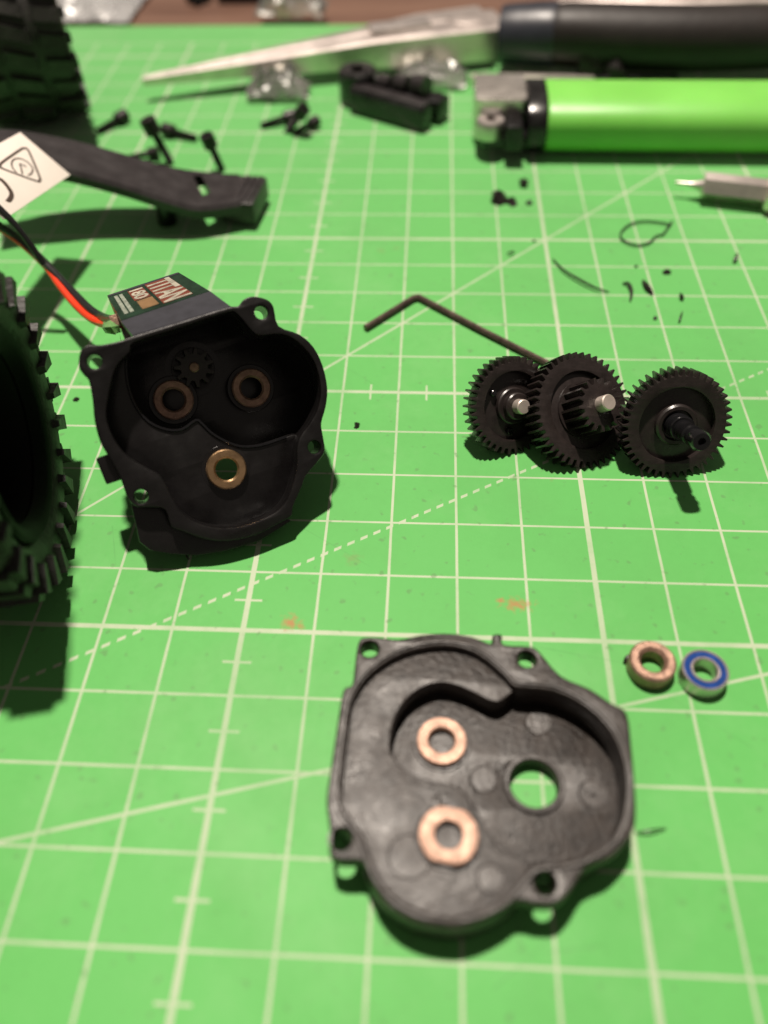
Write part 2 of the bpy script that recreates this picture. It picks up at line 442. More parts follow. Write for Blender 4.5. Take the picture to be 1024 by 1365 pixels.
for e in ear:
    q = GF.px(*e); link('screw_boss', moved(lathe([(.10, 0), (.17, 0), (.165, -.3), (.10, -.3)], 20, True), q[0], q[1], -.245), M_BLACK, gb)
# supporting pads behind the lower rim
def foot(x, y, w):
    q = GF.px(*c8(x, y), w); return q
for (x, y) in ((190, 762),):
    q = foot(x, y, -.45); link('mounting_lug', boxm(q[0]-.16, q[0]+.16, q[1]-.2, q[1]+.2, -.55, -.22, .03), M_BLACK, gb)
link('skid_and_shadow', plate([GF.px(x, y, -.28) for x, y in ((174, 668), (186, 722), (200, 733), (228, 738), (262, 740), (300, 734), (345, 721), (388, 694), (378, 688), (342, 707), (302, 716), (270, 712), (240, 700), (224, 680), (205, 668))], (), -.34, -.22, .02), M_BLACK, gb)  # base plate; its dark outline also takes in the shadow under the rim
# motor: grey bracket plate, can, label
def quad_solid(top, depth):
    vs = [tuple(q) for q in top]; bot = [(q[0], q[1]-depth, q[2]) for q in top]
    return from_py(vs+bot, [(0, 1, 2, 3), (7, 6, 5, 4), (0, 4, 5, 1), (1, 5, 6, 2), (2, 6, 7, 3), (3, 7, 4, 0)])
def gp(x, y, w): q = GF.px(x, y, w); return (q[0], q[1], w)
br = [gp(177, 447, -.02), gp(307, 408, -.02), gp(280, 388, -.55), gp(161, 428, -.55)]
link('motor_bracket', quad_solid(br, .07), M_GREY, gb)
lb = [gp(161, 427, -.57), gp(279, 387.5, -.57), gp(238, 363, -1.45), gp(143, 394, -1.45)]
mo = link('motor', quad_solid(lb, .10), M_LABEL, gb)
fq = lambda a, b, w: tuple(np.array(a)+(np.array(b)-np.array(a))*((w-a[2])/(b[2]-a[2])))
bk = [fq(lb[0], lb[3], -1.20), fq(lb[1], lb[2], -1.20), lb[2], lb[3]]
link('motor_can', quad_solid([(q[0], q[1]-.09, q[2]) for q in bk], 1.25), M_CAN, gb)
def lab(s, t):                                   # s across (left to right), t depth (front to back)
    a = np.array(lb[0])*(1-s)+np.array(lb[1])*s; b = np.array(lb[3])*(1-s)+np.array(lb[2])*s
    return a*(1-t)+b*t
LX, LZ = nrm(lab(1, .5)-lab(0, .5)), None
LN = nrm(np.cross(nrm(lab(.5, 0)-lab(.5, 1)), nrm(lab(1, .5)-lab(0, .5))))
if LN[1] < 0: LN = -LN
def lab_quad(s0, s1, t0, t1, h):
    P = [lab(s0, t0), lab(s1, t0), lab(s1, t1), lab(s0, t1)]
    top = [p+LN*h for p in P]; bot = [p+LN*.001 for p in P]
    return from_py(top+bot, [(0, 1, 2, 3), (7, 6, 5, 4), (0, 4, 5, 1), (1, 5, 6, 2), (2, 6, 7, 3), (3, 7, 4, 0)])
def lab_text(txt, s0, s1, t0, t1, h, m, name='lettering'):
    cu = bpy.data.curves.new('t', 'FONT'); cu.body = txt; cu.size = 1; cu.offset = .03
    ob = bpy.data.objects.new('t', cu); scene.collection.objects.link(ob)
    me = bpy.data.meshes.new_from_object(ob.evaluated_get(bpy.context.evaluated_depsgraph_get()))
    bpy.data.objects.remove(ob); me.materials.clear()
    xs = [v.co.x for v in me.vertices]; ys = [v.co.y for v in me.vertices]
    for vv in me.vertices:
        a = (vv.co.x-min(xs))/(max(xs)-min(xs)); b = (vv.co.y-min(ys))/(max(ys)-min(ys))
        p = lab(s0+(s1-s0)*b, t1+(t0-t1)*a)+LN*h; vv.co = tuple(p)
    return link(name, me, m, mo)
link('red_panel', lab_quad(.50, .84, .08, .95, .003), M_LRED, mo)
lab_text('TITAN', .512, .838, .09, .94, .006, M_WHITE)
link('red_panel', lab_quad(.255, .455, .48, .90, .003), M_LRED, mo)
lab_text('180', .27, .45, .50, .88, .006, M_WHITE)
link('orange_panel', lab_quad(.27, .46, .12, .45, .003), M_ORANGE, mo)
for k in range(2):
    link('print_line', lab_quad(.07+.065*k, .115+.065*k, .15, .88, .004), M_GREYW, mo)
link('label_edge', lab_quad(.012, .985, .94, 1.0, .004), M_GREY, mo)
# wires soldered to the motor's side
SW = Frame(GO, GN, GF.u)
def gw(x, y, w):
    q = GF.px(x, y, w); p = GF.o+GF.u*q[0]+GF.v*q[1]+GF.w*w; return p
def tol(p): d = np.array(p)-GF.o; return (d@GF.u, d@GF.v, d@GF.w)
wb = [gw(156, 427, -1.05), un(140, 424, 1.25), un(120, 412, 1.05), un(95, 387, 1.0), un(60, 350, 1.15), un(25, 318, 1.4), un(-5, 298, 1.7), un(-60, 262, 2.1)]
wr = [gw(162, 431, -1.05), un(141, 432, 1.2), un(121, 424, 1.0), un(100, 405, .95), un(80, 380, 1.0), un(62, 355, 1.08), un(30, 325, 1.32), un(-5, 300, 1.6), un(-60, 264, 2.0)]
link('black_wire', tube(spath([tol(q) for q in wb], 5), .075, 10), M_WIRE, gb)
link('red_wire', tube(spath([tol(q) for q in wr], 5), .075, 10), M_RED, gb)
q = tol(gw(149, 438, -.95))
link('solder_terminal', moved(rand_blob(.13, .2, 9, 4), *q), M_CLEARGREEN, gb)
q = tol(gw(150, 428, -1.0))
link('terminal_tab', boxm(q[0]-.03, q[0]+.10, q[1]-.10, q[1]+.08, q[2]-.05, q[2]+.05, .012), M_BRONZE, gb)

# ------------------------------------------------------------------ gearbox cover half (front)
CF = Frame(un(640, 1040, 0), (0, 0, 1), (1, 0, 0))
def c6(x, y): return (400+x/2.048, 800+y/2.048)
RZ = .64
def K(pts, z=RZ): return [CF.px(*c6(*q), z) for q in pts]
k_outer = smooth(K([(158, 118), (172, 101), (215, 100), (270, 106), (330, 94), (400, 89), (470, 99), (524, 118), (526, 94), (552, 94), (556, 120), (628, 125), (656, 142), (712, 205), (790, 240),
             (850, 280), (893, 308), (906, 400), (915, 500), (918, 590), (905, 640), (850, 700), (780, 732), (742, 790), (702, 828), (645, 830), (592, 822), (530, 862), (460, 890), (400, 895),
             (320, 880), (250, 842), (200, 780), (176, 715), (112, 710), (80, 690), (80, 620), (72, 545), (85, 450), (100, 350), (118, 245), (142, 230), (150, 170)]), 3)
k_inner = smooth(K([(150, 262), (196, 198), (280, 145), (390, 124), (480, 144), (556, 204), (590, 236), (690, 246), (782, 292), (850, 362), (884, 450), (888, 540), (873, 610), (838, 660), (770, 700),
             (700, 716), (640, 722), (600, 762), (555, 812), (480, 850), (400, 860), (310, 840), (244, 790), (205, 730), (178, 650), (142, 600), (114, 545), (126, 400), (138, 310)]), 3)
k_ear = [c6(190, 132), c6(620, 160), c6(112, 652), c6(670, 772)]
kc = thing('gearbox_cover', 'black gearbox cover lying open side up in front, two bushings and a round bore', 'gearbox cover', CF.mat())
link('flange', plate(k_outer, [k_inner]+[circle(*CF.px(*e, RZ), .115, 18) for e in k_ear], RZ-.27, RZ, .03, 2), M_COVER, kc)
link('shell_wall', plate(offset(k_inner, .11), [offset(k_inner, .006)], .02, RZ-.2, .02), M_COVER, kc)
LZ_, PZ = .52, .18
hH = CF.px(712, 1045, PZ+.02)
hA, hB = CF.px(589, 987, PZ+.09), CF.px(598, 1114, LZ_+.06)
kin = offset(k_inner, .05)
link('floor', plate(kin, [circle(*hH, .285, 40)], .02, PZ, .01), M_COVER, kc)
pocket = smooth(K([(245, 400), (262, 312), (310, 252), (380, 224), (450, 240), (520, 274), (552, 272), (592, 240)], LZ_) + K([(690, 246), (782, 292), (850, 362), (884, 450), (888, 540), (873, 610), (838, 660), (770, 700), (700, 716)], RZ)
                + K([(640, 716), (570, 690), (520, 640), (480, 570), (430, 510), (360, 492), (300, 470), (258, 432)], LZ_), 3)
pocket_l = pocket
# ledge = everything inside the rim that is not the pocket
jn = kin; a0, a1 = K([(640, 716)], LZ_)[0], K([(592, 240)], LZ_)[0]
j0, j1 = nearest(jn, a1), nearest(jn, a0)
NN = len(jn); f1 = [jn[(j0+k) % NN] for k in range((j1-j0) % NN+1)]; f2 = [jn[(j0-k) % NN] for k in range((j0-j1) % NN+1)]
leftw = f1 if np.mean([q[0] for q in f1]) < np.mean([q[0] for q in f2]) else f2
pk = [tuple(q) for q in spath([np.array(q) for q in K([(640, 716), (570, 690), (520, 640), (480, 570), (430, 510), (360, 492), (300, 470), (258, 432), (245, 392), (262, 312), (310, 252), (380, 224), (450, 240), (520, 274), (552, 272), (592, 240)], LZ_)], 3)]
link('ledge', plate(leftw+pk, (), PZ-.03, LZ_, .02, 2), M_COVER, kc)
# raised sealing ridge round the mouth
rg = [offset(k_inner, .055)[i] for i in range(len(k_inner))]
link('sealing_ridge', plate(offset(k_inner, .085), [offset(k_inner, .035)], RZ-.02, RZ+.035, .012), M_COVER, kc)
link('bore_collar', moved(ring(.285, .36, 0, .10, .015), hH[0], hH[1], PZ-.05), M_COVER, kc)
for q, z in ((hA, PZ), (hB, LZ_)):
    link('bushing_boss', moved(ring(.17, .36, 0, .03, .01), q[0], q[1], z-.01), M_COVER, kc)
link('bushing', moved(ring(.152, .31, 0, .09, .018), hA[0], hA[1], PZ+.012), M_BRONZE, kc)
fl = [(x, max(-.302, min(.302, y))) for x, y in circle(0, 0, .33, 60)]
link('bushing', moved(plate(fl, [circle(0, 0, .152, 36)], 0, .08, .016, 2), hB[0], hB[1], LZ_+.02, Matrix.Rotation(math.radians(-8), 4, 'Z')), M_BRONZE, kc)
for (x, y, r, z) in ((650, 335, .17, PZ), (800, 530, .18, PZ), (500, 490, .17, PZ), (300, 700, .25, LZ_), (520, 760, .16, LZ_)):
    q = CF.px(*c6(x, y), z); link('ejector_mark', moved(lathe([(.001, .009), (r-.025, .009), (r-.02, .004), (r-.004, .009), (r, 0), (.001, 0)], 28), q[0], q[1], z-.004), M_COVER, kc)
q = CF.px(*c6(800, 532), PZ); link('pip', moved(lathe([(.001, .05), (.02, .045), (.03, 0), (.001, 0)], 10), q[0], q[1], PZ), M_COVER, kc)
q = CF.px(*c6(372, 556), LZ_+.05); link('relief_notch', boxm(q[0]-.05, q[0]+.05, q[1]-.12, q[1]+.10, LZ_-.05, LZ_+.07, .03), M_COVER, kc)
q = CF.px(*c6(340, 610), LZ_); link('bushing_key', boxm(q[0]-.07, q[0]+.05, q[1]-.07, q[1]+.07, LZ_-.02, LZ_+.04, .02), M_COVER, kc)

# ------------------------------------------------------------------ gears
def gframe(cx, cy, th, dx, dy, R):
    t = -nrm(ray(cx, cy)); d = nrm(RIGHT*dx+DOWN*dy); d = nrm(d - t*(d@t))
    n = math.cos(math.radians(th))*t + math.sin(math.radians(th))*d
    cz = R*math.sqrt(1-n[2]**2)
    return Frame(un(cx, cy, cz), n, RIGHT)
def peg(x, y, r, z0, z1, b=.012, n=20):
    return moved(lathe([(.001, z0), (r, z0), (r, z1-b), (r-b, z1), (.001, z1)], n), x, y)
# left gear
f = gframe(686, 541, 32, 1, .12, .80)
g1 = thing('spur_gear', 'leftmost black spur gear, smallest of the three, with short steel shaft end', 'gear', f.mat(), 'transmission gears')
link('toothed_rim', plate(gear_outline(38, .80, .705), [circle(0, 0, .56, 40)], -.30, 0, .008), M_GEAR, g1)
link('web', plate(circle(0, 0, .57, 48), (), -.22, -.10, .01), M_GEAR, g1)
link('hub', lathe([(.001, -.45), (.30, -.45), (.30, -.02), (.28, 0), (.22, 0), (.22, .10), (.20, .12), (.001, .12)], 36), M_GEAR, g1)
link('shaft', lathe([(.001, -.95), (.115, -.95), (.12, -.94), (.12, .27), (.105, .29), (.001, .29)], 24), M_SHAFT, g1)
for a in (150, 265, 30):
    x, y = .42*math.cos(math.radians(a)), .42*math.sin(math.radians(a))
    link('peg', peg(x, y, .055, -.12, -.03), M_GLOSS, g1)
# middle gear with pinion
f = gframe(779, 546, 38, .95, -.28, .94)
g2 = thing('compound_gear', 'middle black gear carrying a small pinion and steel shaft end', 'gear', f.mat(), 'transmission gears')
link('toothed_rim', plate(gear_outline(44, .95, .85), [circle(0, 0, .64, 44)], -.34, 0, .008), M_GEAR, g2)
link('web', plate(circle(0, 0, .65, 48), (), -.25, -.07, .01), M_GEAR, g2)
link('hub', lathe([(.001, -.5), (.30, -.5), (.30, -.2), (.47, -.2), (.47, -.03), (.001, -.03)], 36), M_GEAR, g2)
link('pinion', plate(gear_outline(17, .43, .335, .31, .15), (), -.05, .44, .008), M_GEAR, g2)
link('shaft', lathe([(.001, -1.0), (.125, -1.0), (.13, -.99), (.13, .62), (.115, .64), (.001, .64)], 24), M_SHAFT, g2)
# right gear with black slotted shaft
f = gframe(903, 567, 26, .82, .55, .87)
g3 = thing('output_gear', 'rightmost black spur gear with long glossy black shaft', 'gear', f.mat(), 'transmission gears')
link('toothed_rim', plate(gear_outline(44, .87, .775), [circle(0, 0, .60, 44)], -.36, 0, .008), M_GEAR, g3)
link('web', plate(circle(0, 0, .61, 48), (), -.28, -.10, .01), M_GEAR, g3)
link('hub', lathe([(.001, -.5), (.33, -.5), (.33, -.02), (.30, .01), (.25, .01), (.23, -.06), (.001, -.06)], 36), M_GEAR, g3)
link('shaft', lathe([(.001, -1.0), (.15, -1.0), (.15, -.1), (.20, -.1), (.20, .20), (.18, .23), (.15, .23), (.15, .56), (.125, .58), (.125, .64), (.15, .66), (.15, .92), (.13, .96), (.06, .96), (.05, .86), (.001, .86)], 32), M_GLOSS, g3)
for a in (20, 140, 260):
    x, y = .145*math.cos(math.radians(a)), .145*math.sin(math.radians(a))
    link('drive_dimple', moved(lathe([(.001, .03), (.03, .025), (.045, 0), (.001, -.02)], 12), x, y, .80, Matrix.Rotation(math.radians(a), 4, 'Z') @ Matrix.Rotation(math.pi/2, 4, 'Y')), M_GLOSS, g3)

# ------------------------------------------------------------------ hex key, loose bushing and bearing
P = [un(487, 437, .075), un(545, 401, .075), un(551, 397.5, .075), un(558, 396.5, .075), un(566, 400, .075), un(640, 439, .075), un(800, 520, .075)]
hk = link('hex_key', tube([P[0]]+spath(P[1:6], 4)+[P[6]], .060, 6, ang=25), M_DARKSTEEL)
tag(hk, 'small dark steel hex key lying behind the gears', 'hex key')
c = un(871, 880, .25)
lb1 = tag(link('bushing', ring(.155, .305, 0, .25, .03, 48), M_BRONZE), 'loose copper coloured bushing on the mat beside the blue bearing', 'bushing')
lb1.location = (c[0], c[1], .003)
c = un(941, 892, .25)
be = thing('ball_bearing', 'small steel ball bearing with blue seal, right of the loose bushing', 'bearing', Matrix.Translation((c[0], c[1], .003)))
link('outer_ring', ring(.264, .30, 0, .25, .014, 48), M_STEEL, be)
link('inner_ring', ring(.150, .188, 0, .25, .014, 48), M_STEEL, be)
link('seal', ring(.186, .266, .02, .238, .006, 48), M_BLUE, be)

# ------------------------------------------------------------------ wheels
def make_wheel():
    t = thing('wheel', '', 'wheel')
    prof = [(1.75, -.80), (1.95, -.95), (2.30, -1.0), (2.50, -.95), (2.60, -.80), (2.61, -.55), (2.63, 0), (2.61, .55), (2.60, .80), (2.50, .95), (2.30, 1.0), (1.95, .95), (1.75, .80), (1.70, .70), (1.70, -.70)]
    ty = link('tyre', lathe(prof, 72, True), M_RUBBER, t)
    def lug(r0, r1, z0, z1, w, sk):
        vs = []
        for r, k in ((r0, 1.0), (r1, .86)):
            for zz, s in ((z0, -1), (z1, -1), (z1, 1), (z0, 1)):
                m_ = (z0+z1)/2
                vs.append((r, s*w/2*k+sk*(zz-m_), m_+(zz-m_)*k))
        return from_py(vs, [(0, 1, 2, 3), (7, 6, 5, 4), (0, 4, 5, 1), (1, 5, 6, 2), (2, 6, 7, 3), (3, 7, 4, 0)])
    shapes = [lug(2.45, 2.78, .42, .99, .42, .25), lug(2.45, 2.78, -.99, -.42, .42, -.25), lug(2.55, 2.82, -.36, .30, .40, .4)]
    side = from_py([(2.12, -.10, .90), (2.68, -.18, .74), (2.68, .18, .74), (2.12, .10, .90), (2.18, -.06, 1.06), (2.66, -.14, 1.07), (2.66, .14, 1.07), (2.18, .06, 1.06)],
                   [(0, 1, 2, 3), (7, 6, 5, 4), (0, 4, 5, 1), (1, 5, 6, 2), (2, 6, 7, 3), (3, 7, 4, 0)])
    side2 = side.copy(); side2.transform(Matrix.Diagonal((1, 1, -1, 1))); side2.flip_normals()
    n = 25
    for i in range(n):
        for k, me in enumerate(shapes+[side, side2]):
            a = 2*math.pi*(i+(.5 if k in (1, 2, 4) else 0)+random.uniform(-.05, .05))/n
            q_ = random.uniform(.982, 1.006) if i % 2 else random.uniform(.96, .985)
            link('tread_lug', me, M_RUBBER, ty, Matrix.Rotation(a, 4, 'Z') @ Matrix.Diagonal((q_, random.uniform(.85, 1.1), 1, 1)))
    link('bead_ring', lathe([(1.50, .70), (1.78, .86), (1.80, .92), (1.74, .96), (1.60, .93), (1.46, .80)], 64, True), M_RIM, t)
    rim = link('rim', lathe([(1.72, .72), (1.50, .80), (1.42, .70), (1.38, .30), (1.30, -.6), (1.72, -.72)], 64, True), M_RIM, t)
    link('wheel_disc', lathe([(.001, .20), (.40, .20), (.45, .05), (1.0, -.05), (1.34, .10), (1.36, .0), (1.0, -.2), (.001, -.2)], 48), M_RIM, t)
    for i in range(6):
        a = math.pi*i/3
        link('spoke', boxm(.40, 1.36, -.16, .16, -.05, .25, .05), M_RIM, t, Matrix.Rotation(a, 4, 'Z'))
    link('wheel_nut', plate([(.2*math.cos(math.pi*i/3), .2*math.sin(math.pi*i/3)) for i in range(6)], (), .18, .45, .02), M_DARKSTEEL, t)
    return t
wh = make_wheel()
def place_wheel(o, C, ax, label):
    o.matrix_world = Frame(C, ax, (0, 0, 1)).mat() @ Matrix.Diagonal((.81, .81, 1.15, 1)); o['label'] = label; o['group'] = 'knobbly model car wheels'
wh2 = copy_tree(wh)
place_wheel(wh, (-3.96, 1.29, 2.29), (1, .24, -.04), 'near black knobbly tyre at the left edge beside the gearbox')
_c = un(100, 158)
place_wheel(wh2, (_c[0]-.88, _c[1]+.15, 2.29), (.9, .40, 0), 'far black knobbly tyre in the top left corner')

# ------------------------------------------------------------------ white tag
TR, TB = un(94, 233, 1.75), un(6, 292, 2.15)
TT = un(27, 176, 2.49)
TN = nrm(np.cross(TB-TR, TT-TR)); TN = TN if TN@(CAM-TR) > 0 else -TN
TF = Frame(TR, TN, TT-TR)
tw = np.linalg.norm(TT-TR); tlv = TF.v if (TB-TR)@TF.v > 0 else -TF.v
s_ = 1 if (TB-TR)@TF.v > 0 else -1
tl = 2.43*s_
tg = thing('cable_tag', 'white paper tag with triangle mark on the cable above the mat', 'tag', TF.mat())
link('paper', plate([(0, 0), (tw, 0), (tw, tl), (0, tl)], (), -.02, 0, .004), M_TAG, tg)
def tz(x, y): return (x/6.827, 150+y/6.827)
def T(pts): return [TF.px(*tz(*q), .004) for q in pts]
def inkline(pts, w, closed=False, sub=5):
    pts = [np.array(q) for q in pts]
    if closed: pts = pts+[pts[0]]
    return ribbon(spath(pts, sub), w, .001, .005)
tri = [(5, 490), (18, 455), (190, 335), (225, 326), (262, 350), (362, 585), (358, 615), (330, 622), (25, 510)]
link('printed_triangle', inkline(T(tri), .045, True, 4), M_INK, tg)
link('printed_arc', inkline(T([(150, 545), (115, 500), (108, 455), (135, 422), (190, 420), (250, 450), (292, 495), (298, 530), (280, 560), (255, 568)]), .03), M_INK, tg)
link('printed_arrow', inkline(T([(205, 560), (195, 510), (180, 465)]), .03), M_INK, tg)
link('printed_arrow', inkline(T([(180, 465), (210, 478), (240, 492)]), .03), M_INK, tg)
link('printed_stroke', inkline(T([(-40, 600), (10, 610), (60, 660), (100, 720), (105, 760), (80, 800), (60, 790)]), .085), M_INK, tg)
e0 = [(-.02+tw*.5, tl*.98, .05), (tw*.5, tl*1.2, .0), (tw*.5, tl*1.6, -.1)]
link('cable_loop', tube(spath([(-.9, tl*.97, -.3), (0, tl*.97, .04), (tw, tl*.97, .04), (tw+1.2, tl*.97, -.5)], 6), .06, 10), M_WIRE, tg)

# ------------------------------------------------------------------ black lever arm
def zlev(x): return .62+max(0, (-2.3-x))*.30
def lev(x, y, dz=0.0):
    z = 1.0
    for _ in range(25):
        p = un(x, y, z+dz); z = .6*z+.4*zlev(p[0])
    return un(x, y, z+dz)
back = [(-40, 166), (0, 170), (30, 172), (100, 185), (165, 203), (225, 220), (290, 229), (318, 230)]
front = [(-40, 205), (0, 210), (60, 222), (100, 230), (165, 248), (220, 266), (265, 277), (322, 270)]
B3 = spath([lev(*q) for q in back], 3); F3 = spath([lev(*q) for q in front], 3)
n = len(B3); vs, fs = [], []
for b, f_ in zip(B3, F3):
    m_ = (b+f_)/2
    th = .26
    e = .10
    d = f_-b; ln = np.linalg.norm(d); d = d/ln
    for p, dz in ((b, -.08), (b+d*.07, 0), (f_-d*.07, 0), (f_, -.08), (f_, -th), (b, -th)): vs.append(p+np.array([0, 0, dz]))
for i in range(n-1):
    for k in range(6): fs.append((i*6+k, i*6+(k+1) % 6, (i+1)*6+(k+1) % 6, (i+1)*6+k))
fs.append(list(range(6))); fs.append([(n-1)*6+k for k in range(6)][::-1])
base = un(270, 290)
lv = thing('lever_arm', 'long black plastic arm rising to the left from its blocky end', 'plastic arm', Matrix.Translation((base[0], base[1], 0)))
def lm(me): me.transform(Matrix.Translation((-base[0], -base[1], 0))); return me
arm = from_py(vs, fs)
def cut(me, cutter):
    a, b = bpy.data.objects.new('a', me), bpy.data.objects.new('b', cutter)
    scene.collection.objects.link(a); scene.collection.objects.link(b)
    md = a.modifiers.new('c', 'BOOLEAN'); md.object = b; md.operation = 'DIFFERENCE'; md.solver = 'EXACT'
    r = bpy.data.meshes.new_from_object(a.evaluated_get(bpy.context.evaluated_depsgraph_get()))
    bpy.data.objects.remove(a); bpy.data.objects.remove(b); return finish(r)
slot = [lev(*q)[:2] for q in ((257, 234), (268, 233), (281, 257), (270, 260))]
arm = cut(arm, plate([tuple(q) for q in slot], (), -.5, 3.0))
link('arm', lm(arm), M_ARM, lv)
e1, e2 = lev(288, 252), lev(334, 258)
c_ = lev(318, 250)
ef = Frame((c_[0], c_[1], 0), (0, 0, 1), (1, -.12, 0))
def em(me): me.transform(Matrix.Translation((-base[0], -base[1], 0)) @ ef.mat()); return me
link('end_block', em(boxm(-.30, .50, -.62, .62, .10, .60, .08)), M_ARM, lv)
for k in range(3):
    link('end_rib', em(boxm(.06+.14*k, .12+.14*k, -.55, .56, .58, .635, .015)), M_ARM, lv)
p_ = un(224, 297)
link('support_peg', lm(moved(lathe([(.001, 0), (.20, 0), (.22, .05), (.16, .5), (.16, .9), (.001, .9)], 20), p_[0], p_[1], .003)), M_BLACK, lv)
p_ = un(255, 298)
link('support_web', lm(boxm(p_[0]-.35, p_[0]+.25, p_[1]-.02, p_[1]+.2, .2, .65, .04)), M_BLACK, lv)
p_ = un(322, 292)
link('support_foot', lm(boxm(p_[0]-.25, p_[0]+.22, p_[1]-.1, p_[1]+.55, .004, .25, .05)), M_BLACK, lv)

# ------------------------------------------------------------------ screws
def make_screw():
    t = thing('cap_screw', '', 'screw')
    link('head', lathe([(.075, .2), (.075, .32), (.155, .32), (.17, .30), (.17, .02), (.155, 0), (.001, 0), (.001, .22)], 20), M_SCREW, t)
    pr = [(.001, -.66), (.06, -.66)]
    for i in range(13): z = -.64+i*.047; pr += [(.07, z), (.092, z+.023)]
    pr += [(.08, 0), (.001, 0)]
    link('threaded_shank', lathe(pr, 14), M_SCREW, t)
    return t
sc0 = make_screw(); first = True
def screw(hx, hy, tx, ty, label, up=0.0, s=1.0):
    global first
    a, b = un(hx, hy, .145), un(tx, ty, .09+up*0)
    if up: a = un(hx, hy, up)
    o = sc0 if first else copy_tree(sc0); first = False
    o.matrix_world = Frame(a, a-b, (0, .3, 1)).mat() @ Matrix.Scale(s, 4)
    o['label'] = label; o['group'] = 'loose black screws'
screw(156, 160, 136, 172, 'lone black screw lying near the far tyre')
screw(206, 178, 226, 214, 'black screw standing head up just behind the lever arm', up=.75, s=1.15)
screw(232, 176, 256, 183, 'black screw lying flat behind the upright screw')
screw(282, 196, 294, 222, 'black screw leaning behind the lever end block', up=.6)
screw(198, 205, 178, 209, 'short black screw half hidden by the lever arm', s=.8)
screw(379, 158, 357, 165, 'leftmost screw of the small heap in front of the pliers')
screw(398, 155, 386, 172, 'middle screw of the small heap, head raised', up=.45)
screw(413, 166, 392, 177, 'rightmost screw of the small heap in front of the pliers', s=.85)

# ------------------------------------------------------------------ black clip part
p0, p1 = un(462, 150), un(563, 179)
d_ = nrm(p1-p0); ln = np.linalg.norm(p1-p0)
kf = Frame((p0[0], p0[1], 0), (0, 0, 1), d_)
kl = thing('plastic_clip', 'blocky black plastic clip with round end in front of the pliers', 'plastic part', kf.mat())
link('body', boxm(0.05, ln, 0, .55, .004, .62, .13, 3), M_BLACK, kl)
link('upper_rail', boxm(.45, ln+.12, .60, 1.2, .004, .60, .12), M_BLACK, kl)
for k in range(3): link('knuckle', tube([(.55+.55*k, .80, .62+.08*k), (.95+.55*k, .78, .66+.08*k)], .20+.03*k, 14), M_ARM, kl)
link('top_strip', boxm(.10, ln-.05, .10, .48, .60, .655, .02), M_ARM, kl)
link('round_end', moved(lathe([(.001, 0), (.50, 0), (.52, .05), (.52, .78), (.46, .84), (.2, .84), (.2, .6), (.001, .6)], 28), -.12, .75, .004), M_BLACK, kl)

# ------------------------------------------------------------------ lighter
pl, pr_ = un(724, 216), un(1024, 219)
ld = nrm(pr_-pl); lf = Frame((pl[0], pl[1], 0), (0, 0, 1), ld)
li = thing('lighter', 'bright green disposable lighter with metal head lying on its side', 'lighter', lf.mat())
def oval(w, h, n=40, e=2.6):
    out = []
    for i in range(n):
        a = 2*math.pi*i/n; c, s = math.cos(a), math.sin(a)
        out.append((math.copysign(abs(c)**(2/e), c)*w/2, math.copysign(abs(s)**(2/e), s)*h/2))
    return out
LW, LH = 2.2, 1.28
def lx(me, x=0.0, y=0.0, z=0.0):        # section in local xy, length along local z -> lay along u
    me.transform(Matrix(((0, 0, 1, x), (1, 0, 0, LW/2+y), (0, 1, 0, LH/2+.004+z), (0, 0, 0, 1)))); return me
link('body', lx(plate(oval(LW, LH), (), 0, 6.4, .06, 2)), M_LIGHTER, li)
link('collar', lx(plate(oval(LW+.03, LH+.03), (), -.46, -.002, .03, 2)), M_BLACK, li)
link('metal_shield', lx(plate([(-.12, -.52), (1.0, -.46), (1.08, 0), (1.0, .46), (-.12, .52)], [[(-.14, -.44), (.92, -.38), (.98, 0), (.92, .38), (-.14, .44)]], -1.72, -.46, .02, 2)), M_CHROME, li)
link('shield_top', lx(boxm(-.42, 1.0, .40, .56, -1.72, -.48, .05)), M_CHROME, li)
link('shield_front', lx(boxm(-.46, -.40, .12, .52, -1.66, -.55, .02)), M_CHROME, li)
link('thumb_lever', lx(boxm(-1.32, -.15, -.30, .30, -.98, -.58, .07)), M_BLACK, li)
link('thumb_lever_arm', lx(boxm(-.5, .1, -.2, .3, -.85, -.40, .06)), M_BLACK, li)
link('head_block', lx(boxm(-.08, .88, -.38, .33, -1.62, -.45, .04)), M_BLACK, li)
link('thumb_lever_root', lx(boxm(-.95, -.1, -.40, -.1, -1.5, -.42, .05)), M_BLACK, li)
sw = lathe([(.12, -.2), (.30, -.2), (.33, -.15), (.33, .15), (.30, .2), (.12, .2)], 28, True)
sw.transform(Matrix.Rotation(math.pi/2, 4, 'X'))
sw.transform(Matrix.Scale(1.05, 4)); sw2 = sw.copy()
link('spark_wheel', lx(sw, -1.32, -.28, .12), M_STEEL, li)
link('wheel_rim', lx(sw2, -1.34, -.74, .02), M_STEEL, li)
link('wheel_fork', lx(boxm(-.75, -.15, -.28, -.20, -1.68, -.5, .02)), M_CHROME, li)
link('valve', lx(lathe([(.001, -1.25), (.10, -1.25), (.12, -1.2), (.12, -.4), (.001, -.4)], 16), 0, .45), M_BRONZE, li)

